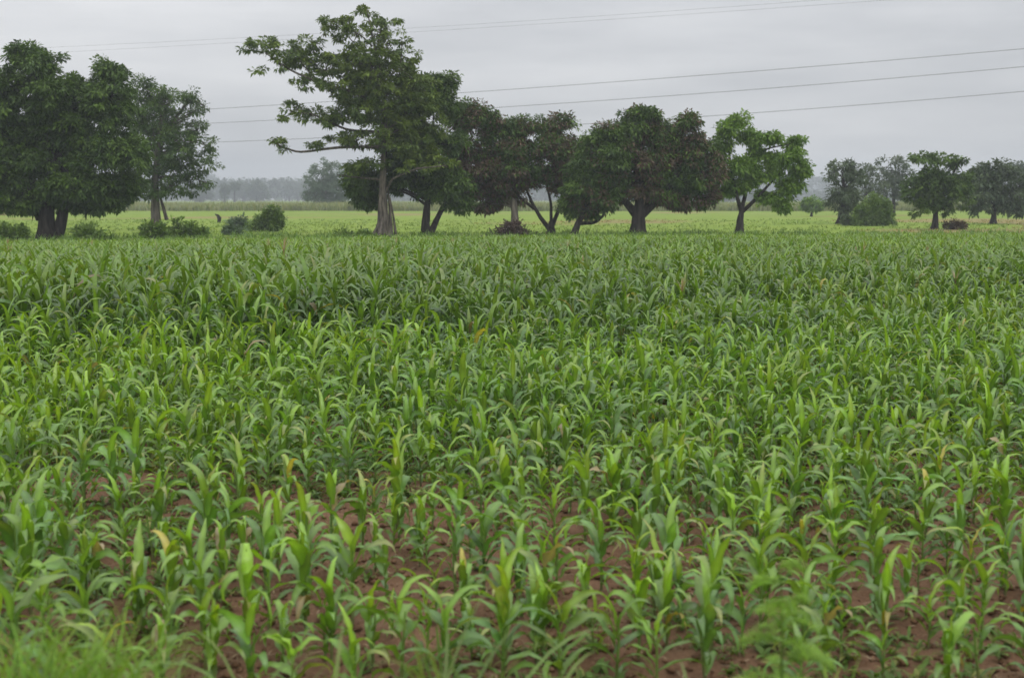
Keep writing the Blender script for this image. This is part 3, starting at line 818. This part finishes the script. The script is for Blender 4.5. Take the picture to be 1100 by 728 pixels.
def build_pasture():
    rng = np.random.default_rng(23)
    B = Bag()
    for n, y0, y1, Lm, wd, nb in ((8000, 66, 112, .24, .03, 4), (5000, 105, 180, .26, .06, 4)):
        y = y0 + (y1 - y0) * rng.random(n); x = (rng.random(n) - .5) * 2 * (y * .42 + 6)
        kp = (y > edge_y(x) + .5) & (fbm(x * .12, y * .12, 95) > .33)
        x, y = x[kp], y[kp]; m = len(x); z = ground_z(x, y)
        N = m * nb; base = np.repeat(np.stack([x, y, z], -1), nb, 0); base[:, :2] += rng.normal(0, .12, (N, 2))
        dk = np.repeat(fbm(x * .25, y * .25, 97), nb)[:, None]
        dry = np.repeat((fbm(x * .03 + 9, y * .03, 44) + .28 * sstep(25, 45, x) * sstep(150, 105, y) > .66)[:, None], nb, 0)
        c = np.array([.14, .225, .035]) + (np.array([.22, .29, .055]) - np.array([.14, .225, .035])) * np.clip(dk * 1.1 - .1, 0, 1)
        c = np.where(dry & (rng.random((N, 1)) < .7), np.array([[.29, .22, .10]]), c) * rng.uniform(.9, 1.1, (N, 1))
        B.add(*leaf_batch(base, rng.uniform(0, 6.28, N), np.radians(rng.uniform(25, 75, N)), np.radians(rng.uniform(-20, 50, N)),
                          Lm * rng.uniform(.5, 1.3, N), wd, 2, 2, c))
    # taller rank grass along the edge of the maize
    n = 9000
    x = rng.uniform(-46, 46, n); y = edge_y(x) + .5 + 22 * rng.random(n) ** 1.5
    kp = fbm(x * .35, y * .35, 99) > .5; x, y = x[kp], y[kp]; m = len(x); nb = 6
    N = m * nb; base = np.repeat(np.stack([x, y, ground_z(x, y)], -1), nb, 0); base[:, :2] += rng.normal(0, .1, (N, 2))
    c = np.array([.11, .19, .035]) * rng.uniform(.8, 1.4, (N, 1)) * np.array([1.0, 1, 1])
    B.add(*leaf_batch(base, rng.uniform(0, 6.28, N), np.radians(rng.uniform(50, 85, N)), np.radians(rng.uniform(-40, 40, N)),
                      rng.uniform(.4, 1.0, N), .03, 3, 2, c))
    tag(B.build('pasture_grass', GRASS), 'bright yellow-green pasture grass behind the maize field', 'grass', kind='stuff')
    # tall pale crop standing across the far end of the pasture
    B = Bag()
    n = 16000
    y = 300 + 130 * rng.random(n) ** 1.6; x = (rng.random(n) - .5) * 2 * (y * .42 + 10)
    kp = fbm(x * .012, y * .012, 101) > .36; x, y = x[kp], y[kp]; m = len(x); nb = 3
    N = m * nb; base = np.repeat(np.stack([x, y, ground_z(x, y)], -1), nb, 0); base[:, :2] += rng.normal(0, .3, (N, 2))
    g = rng.random((N, 1))
    c = np.array([.18, .23, .09]) * (1 - g) + np.array([.31, .31, .16]) * g
    B.add(*leaf_batch(base, rng.uniform(0, 6.28, N), np.radians(rng.uniform(70, 88, N)), np.radians(rng.uniform(20, 70, N)),
                      rng.uniform(1.3, 2.4, N) * np.repeat(.6 + .8 * fbm(x * .05, y * .05, 103), nb), .16, 2, 2, c))
    tag(B.build('far_crop_grass', GRASS), 'tall pale crop in a long strip across the far end of the pasture', 'tall crop', kind='stuff')


def build_distance():
    rng = np.random.default_rng(29)
    G = 'hazy trees beyond the pasture'
    T = [(216, 206, 13, 9, 430, 'broad hazy tree just right of the loose airy tree'),
         (241, 203, 4, 9, 400, 'slim hazy tree nearest the gap at the left'), (252, 199, 5, 5, 415, 'small hazy tree leaning over the slim one'),
         (262, 203, 11, 9, 520, 'wide hazy tree left of the densest hazy crown'), (277, 203, 12, 11, 470, 'densest round hazy crown above the pasture bush'),
         (297, 206, 7, 7, 620, 'pale hazy tree right of the densest hazy crown'), (311, 203, 5, 8, 560, 'narrow upright hazy tree second from the pale blue-green tree'),
         (320, 205, 4, 8, 560, 'narrow hazy tree closest to the pale blue-green tree'), (779, 208, 18, 8, 420, 'low hazy tree glimpsed left of the light-green trunk'),
         (815, 212, 12, 5, 480, 'low hazy tree glimpsed right of the light-green trunk'), (893, 208, 10, 8, 600, 'hazy tree behind the small young tree'),
         (986, 212, 9, 6, 500, 'hazy tree low behind the dark vase-shaped tree')]
    for i, (px, py, rx, ry, D, lab) in enumerate(T):
        lb = [(px, py, rx * .75, ry * .8), (px - rx * .45, py + ry * .35, rx * .5, ry * .6), (px + rx * .45, py + ry * .3, rx * .5, ry * .65), (px, py + ry * .5, rx * .6, ry * .5)]
        tree('distant_tree', lab, 'tree', D * 2.3, px, lb, 'grey', [(px, py + ry * .6), (px, py)], max(1.0, rx * .16), seed=400 + i, group=G, cl=1.8, leaf=1.3, per=26, dens=.55, twigs=.05, flat=.8)
    # low wooded rise closing the view
    B = Bag()
    n = 5200
    for D, top, k in ((1350, 11, 1), (1800, 19, 2), (2300, 30, 3)):
        x = rng.uniform(-D * .5, D * .5, n)
        u = 550 + x / D * F
        prof = .15 + 1.35 * fbm(x * .009 + 3 * k, x * 0, 111 + k, 4) ** 1.4 / .6 + .45 * np.exp(-((u - 290) / 90) ** 2)
        z = rng.random(n) ** .7 * top * prof + ground_z(x, np.full(n, D)) + .5
        y = D + rng.uniform(-40, 40, n) + z * 2
        d = rng.normal(0, 1, (n, 3)); d /= np.linalg.norm(d, axis=1)[:, None]
        c = np.array([.055, .08, .04]) * rng.uniform(.6, 1.5, (n, 1))
        m = 7
        P = np.repeat(np.stack([x, y, z], -1), m, 0) + rng.normal(0, 1.6, (n * m, 3)) * np.array([1.3, 1, .8])
        dd = rng.normal(0, 1, (n * m, 3)); dd /= np.linalg.norm(dd, axis=1)[:, None]
        P[:, 2] = np.maximum(P[:, 2], .3)
        B.add(*leaf_quads(rng, P, dd, rng.uniform(2.5, 5, n * m), rng.uniform(1, 2, n * m), np.repeat(c, m, 0)))
    tag(B.build('distant_woods', TREELEAF, smooth=False), 'blue-grey wooded rise fading into haze along the horizon', 'woods', kind='stuff')


# ------------------------------------------------------------------ power lines
def build_lines():
    W = [([(-150, 139), (215, 115), (500, 100.5), (870, 73), (1100, 53), (1400, 24)], 'highest of the three dark power lines sagging across the sky', 1.0),
         ([(-150, 147), (230, 131), (560, 115), (870, 92), (1100, 71), (1400, 42)], 'middle of the three dark power lines sagging across the sky', 1.0),
         ([(-150, 163), (230, 152.5), (560, 139), (760, 124.5), (1100, 97), (1400, 70)], 'lowest of the three dark power lines sagging across the sky', 1.0),
         ([(-150, 70), (85, 51), (440, 35), (700, 20), (960, 1), (1200, -20)], 'fainter high wire passing the top of the tallest tree, lower of two', .35),
         ([(-150, 62), (85, 46), (440, 31), (700, 15), (890, 0), (1200, -27)], 'fainter high wire passing the top of the tallest tree, upper of two', .35)]
    for pts, lab, th in W:
        pts = np.array(pts, float)
        t = np.linspace(-150, 1400, 60)
        cf = np.polyfit(pts[:, 0], pts[:, 1], 2)
        py = np.polyval(cf, t)
        D = 1 / np.interp(t, [-150, 1400], [1 / 310., 1 / 180.])
        P = np.array([at(a, b, d) for a, b, d in zip(t, py, D)])
        B = Bag(); tube(B, P, .042 * th ** .8, 6)
        mid = P[30]
        o = B.build('power_line', CABLE, origin=mid); o.location = mid
        tag(o, lab, 'power line', 'power lines across the sky')


# ------------------------------------------------------------------ verge plants
def build_verge():
    rng = np.random.default_rng(37)
    G = 'grass on the road verge'
    T = [(10, 668, 4.9, 190, .62, 'lime', 'dense lime green grass clump in the bottom left corner'),
         (55, 678, 5.0, 160, .58, 'lime', 'lime green grass clump, second in from the bottom left corner'),
         (105, 700, 5.1, 60, .55, 'lime', 'lime green grass clump with thin edge, third from the bottom left corner'),
         (135, 655, 5.3, 7, .95, 'long', 'few long grass blades arching right beside the lime clumps'),
         (262, 665, 5.2, 10, .80, 'long', 'slender grass tuft with one tall bent blade near the bottom edge'),
         (345, 700, 5.0, 9, .60, 'long', 'short sparse grass tuft cut by the bottom edge'),
         (470, 650, 5.0, 12, .95, 'long', 'tall grass tuft with seed-like pale blades arching over red soil'),
         (515, 662, 5.1, 10, .85, 'long', 'thin pale grass tuft just right of the tallest verge tuft'),
         (600, 712, 4.9, 9, .55, 'long', 'short grass tuft right of centre at the bottom edge'),
         (735, 708, 5.0, 9, .55, 'long', 'short grass tuft left of the feathery weed'),
         (905, 712, 4.9, 26, .50, 'lime', 'short lime grass tuft right of the feathery weed')]
    for px, py, D, n, L, kind, lab in T:
        g = at(px, HZ, D); g[2] = float(ground_z(g[0], D)) - .01
        topz = at(px, py, D)[2]
        Lh = max(.3, (topz - g[2]) * 1.15)
        e = empty('grass_tuft', g, lab, 'grass tuft', G)
        sp = .13 if kind == 'lime' else .05
        for half, nm in ((0, 'blades'),):
            base = np.zeros((n, 3)); base[:, :2] = rng.normal(0, sp, (n, 2))
            c = (np.array([.15, .275, .035]) if kind == 'lime' else np.array([.15, .23, .07])) * rng.uniform(.75, 1.25, (n, 1)) * rng.uniform(.9, 1.1, (n, 3))
            V, q, cc = leaf_batch(base, rng.uniform(0, 6.28, n), np.radians(rng.uniform(62, 88, n)), np.radians(rng.uniform(-35, 45, n)),
                                  Lh * rng.uniform(.65, 1.15, n), (.0065 if kind == 'lime' else .011) * rng.uniform(.7, 1.3, n), 8, 3, c,
                                  twist=rng.normal(0, .6, n), fold=.25, pw=2.0, curl=rng.normal(0, .4, n), tipcol=c * np.array([1.3, 1.15, 1.2]), rib=1.2)
            obj_np(nm, V, q, GRASS, e, cc)
    # feathery weed
    D = 4.8; px = 850
    g = at(px, HZ, D); g[2] = float(ground_z(g[0], D)) - .01
    e = empty('feathery_weed', g, 'tall feathery lime green weed in tiers at the bottom edge', 'weed')
    H = at(px, 600, D)[2] - g[2]
    T = Bag()
    st = bezier(np.zeros(3), np.array([.02, 0, H * .5]), np.array([-.01, 0, H * .97]), 12)
    tube(T, st, np.linspace(.008, .003, 12), 7, col=np.array([.14, .22, .05]))
    T.build('stem', GRASS, e)
    B = Bag()
    for f in np.linspace(.12, 1.0, 20):
        p0 = st[min(11, int(f * 11))]
        spread = .24 * (1.12 - f) + .06
        for k in range(2 if f > .3 else 3):
            a = rng.uniform(0, 6.28); nn = 26
            tt = np.linspace(.12, 1, nn)
            el = R(55) - tt * R(85)
            P = p0 + np.stack([np.cos(a) * tt * spread, np.sin(a) * tt * spread, spread * (.75 * tt - .75 * tt ** 2.2)], -1)
            tube(B, P[::3], np.linspace(.0016, .0008, len(P[::3])), 3, col=np.array([.15, .25, .04]))
            m = nn * 5
            base = np.repeat(P, 5, 0) + rng.normal(0, .004, (m, 3))
            B.add(*leaf_batch(base, a + rng.choice([-1, 1], m) * rng.uniform(.5, 1.4, m), np.radians(rng.uniform(-10, 50, m)), np.radians(rng.uniform(-50, 10, m)),
                              rng.uniform(.025, .055, m), .0022, 2, 2, np.array([.25, .41, .045]) * rng.uniform(.8, 1.25, (m, 1))))
    B.build('foliage', GRASS, e)
    # low turf on the bank itself
    n = 4200
    y = rng.uniform(1.5, 6.4, n); x = rng.uniform(-7, 7, n)
    base = np.stack([x, y, ground_z(x, y)], -1)
    c = np.array([.12, .20, .04]) * rng.uniform(.7, 1.3, (n, 1))
    V, q, cc = leaf_batch(base, rng.uniform(0, 6.28, n), np.radians(rng.uniform(50, 85, n)), np.radians(rng.uniform(-20, 40, n)), rng.uniform(.05, .16, n), .004, 3, 2, c)
    tag(obj_np('verge_grass', V, q, GRASS, None, cc), 'short green grass covering the road bank below the view', 'grass', kind='stuff')


# ------------------------------------------------------------------ sky, haze, light, camera
SUN_EL, SUN_AZ = R(58), R(150)


def build_world():
    w = bpy.data.worlds.new('World'); SC.world = w; w.use_nodes = True
    N = w.node_tree.nodes; Lk = w.node_tree.links; N.clear()
    out = N.new('ShaderNodeOutputWorld'); bg = N.new('ShaderNodeBackground')
    sky = N.new('ShaderNodeTexSky'); sky.sky_type = 'NISHITA'; sky.sun_disc = False
    sky.sun_elevation = SUN_EL; sky.sun_rotation = SUN_AZ
    tc = N.new('ShaderNodeTexCoord')
    sx = N.new('ShaderNodeSeparateXYZ'); Lk.new(tc.outputs['Generated'], sx.inputs[0])
    # overcast: brighter towards the zenith, with soft uneven cloud
    mr = N.new('ShaderNodeMapRange'); mr.inputs[1].default_value = 0; mr.inputs[2].default_value = 1
    mr.inputs[3].default_value = 6.0; mr.inputs[4].default_value = 18.0
    Lk.new(sx.outputs['Z'], mr.inputs[0])
    mp = N.new('ShaderNodeMapping'); mp.inputs['Scale'].default_value = (1, 1, 6); mp.inputs['Location'].default_value = (2.3, .4, 0)
    Lk.new(tc.outputs['Generated'], mp.inputs['Vector'])
    nz = N.new('ShaderNodeTexNoise'); nz.inputs['Scale'].default_value = 3.2; nz.inputs['Detail'].default_value = 5
    nz.inputs['Roughness'].default_value = .5
    Lk.new(mp.outputs[0], nz.inputs['Vector'])
    m2 = N.new('ShaderNodeMapRange'); m2.inputs[1].default_value = .3; m2.inputs[2].default_value = .7
    m2.inputs[3].default_value = .80; m2.inputs[4].default_value = 1.15
    Lk.new(nz.outputs['Fac'], m2.inputs[0])
    mu = N.new('ShaderNodeMath'); mu.operation = 'MULTIPLY'; Lk.new(mr.outputs[0], mu.inputs[0]); Lk.new(m2.outputs[0], mu.inputs[1])
    tint = N.new('ShaderNodeMix'); tint.data_type = 'RGBA'
    tint.inputs['A'].default_value = (.95, .985, 1.05, 1); tint.inputs['B'].default_value = (1.01, 1.0, .995, 1)
    Lk.new(nz.outputs['Fac'], tint.inputs['Factor'])
    cl = N.new('ShaderNodeVectorMath'); cl.operation = 'SCALE'; Lk.new(tint.outputs['Result'], cl.inputs[0])
    Lk.new(mu.outputs[0], cl.inputs['Scale'])
    mx = N.new('ShaderNodeMix'); mx.data_type = 'RGBA'; mx.inputs['Factor'].default_value = .95
    Lk.new(sky.outputs[0], mx.inputs['A']); Lk.new(cl.outputs[0], mx.inputs['B'])
    bg.inputs['Strength'].default_value = .1
    Lk.new(mx.outputs['Result'], bg.inputs['Color']); Lk.new(bg.outputs[0], out.inputs['Surface'])
    s = bpy.data.lights.new('sun', 'SUN'); s.energy = .8; s.angle = R(35); s.color = (1, .96, .9)
    so = bpy.data.objects.new('sun', s); COL.objects.link(so)
    d = np.array([math.sin(SUN_AZ) * math.cos(SUN_EL), math.cos(SUN_AZ) * math.cos(SUN_EL), math.sin(SUN_EL)])
    from mathutils import Vector
    so.rotation_euler = Vector(d).to_track_quat('Z', 'Y').to_euler()
    so.location = (0, 0, 40)


HAZE = .0005


def build_haze():
    m, N, Lk = new_mat('haze')
    out = N.new('ShaderNodeOutputMaterial'); v = N.new('ShaderNodeVolumePrincipled')
    v.inputs['Color'].default_value = (.88, .94, 1.0, 1); v.inputs['Density'].default_value = HAZE
    v.inputs['Anisotropy'].default_value = 0.0
    Lk.new(v.outputs[0], out.inputs['Volume'])
    x, y0, y1, z0, z1 = 2420, -80, 2420, -1.6, 62
    V = np.array([[-x, y0, z0], [x, y0, z0], [x, y1, z0], [-x, y1, z0], [-x, y0, z1], [x, y0, z1], [x, y1, z1], [-x, y1, z1]], float)
    q = np.array([[0, 3, 2, 1], [4, 5, 6, 7], [0, 1, 5, 4], [1, 2, 6, 5], [2, 3, 7, 6], [3, 0, 4, 7]])
    o = obj_np('haze', V, q, m, None, None, False)
    tag(o, 'pale humid haze hanging over the whole field', 'haze', kind='stuff')


def build_camera():
    c = bpy.data.cameras.new('camera'); o = bpy.data.objects.new('camera', c); COL.objects.link(o)
    c.sensor_width = 36; c.sensor_fit = 'HORIZONTAL'; c.lens = F / 1100 * 36
    c.clip_start = .1; c.clip_end = 6000
    o.location = CAM; o.rotation_euler = (R(90) - PITCH, 0, 0)
    c.dof.use_dof = True; c.dof.focus_distance = 26; c.dof.aperture_fstop = 1.9
    SC.camera = o


build_ground()
build_maize()
build_field_weeds()
build_clods()
build_trees()
build_shrubs()
build_pasture()
build_distance()
build_lines()
build_verge()
build_world()
build_haze()
build_camera()

SC.view_settings.view_transform = 'Standard'
SC.view_settings.look = 'None'
SC.view_settings.exposure = 0
SC.view_settings.gamma = 1
SC.render.engine = 'CYCLES'
cy = SC.cycles
cy.max_bounces = 6; cy.diffuse_bounces = 3; cy.glossy_bounces = 2; cy.transmission_bounces = 3; cy.volume_bounces = 0
cy.transparent_max_bounces = 4
cy.use_denoising = True
cy.denoiser = 'OPENIMAGEDENOISE'
cy.caustics_reflective = False; cy.caustics_refractive = False
SC.render.film_transparent = False
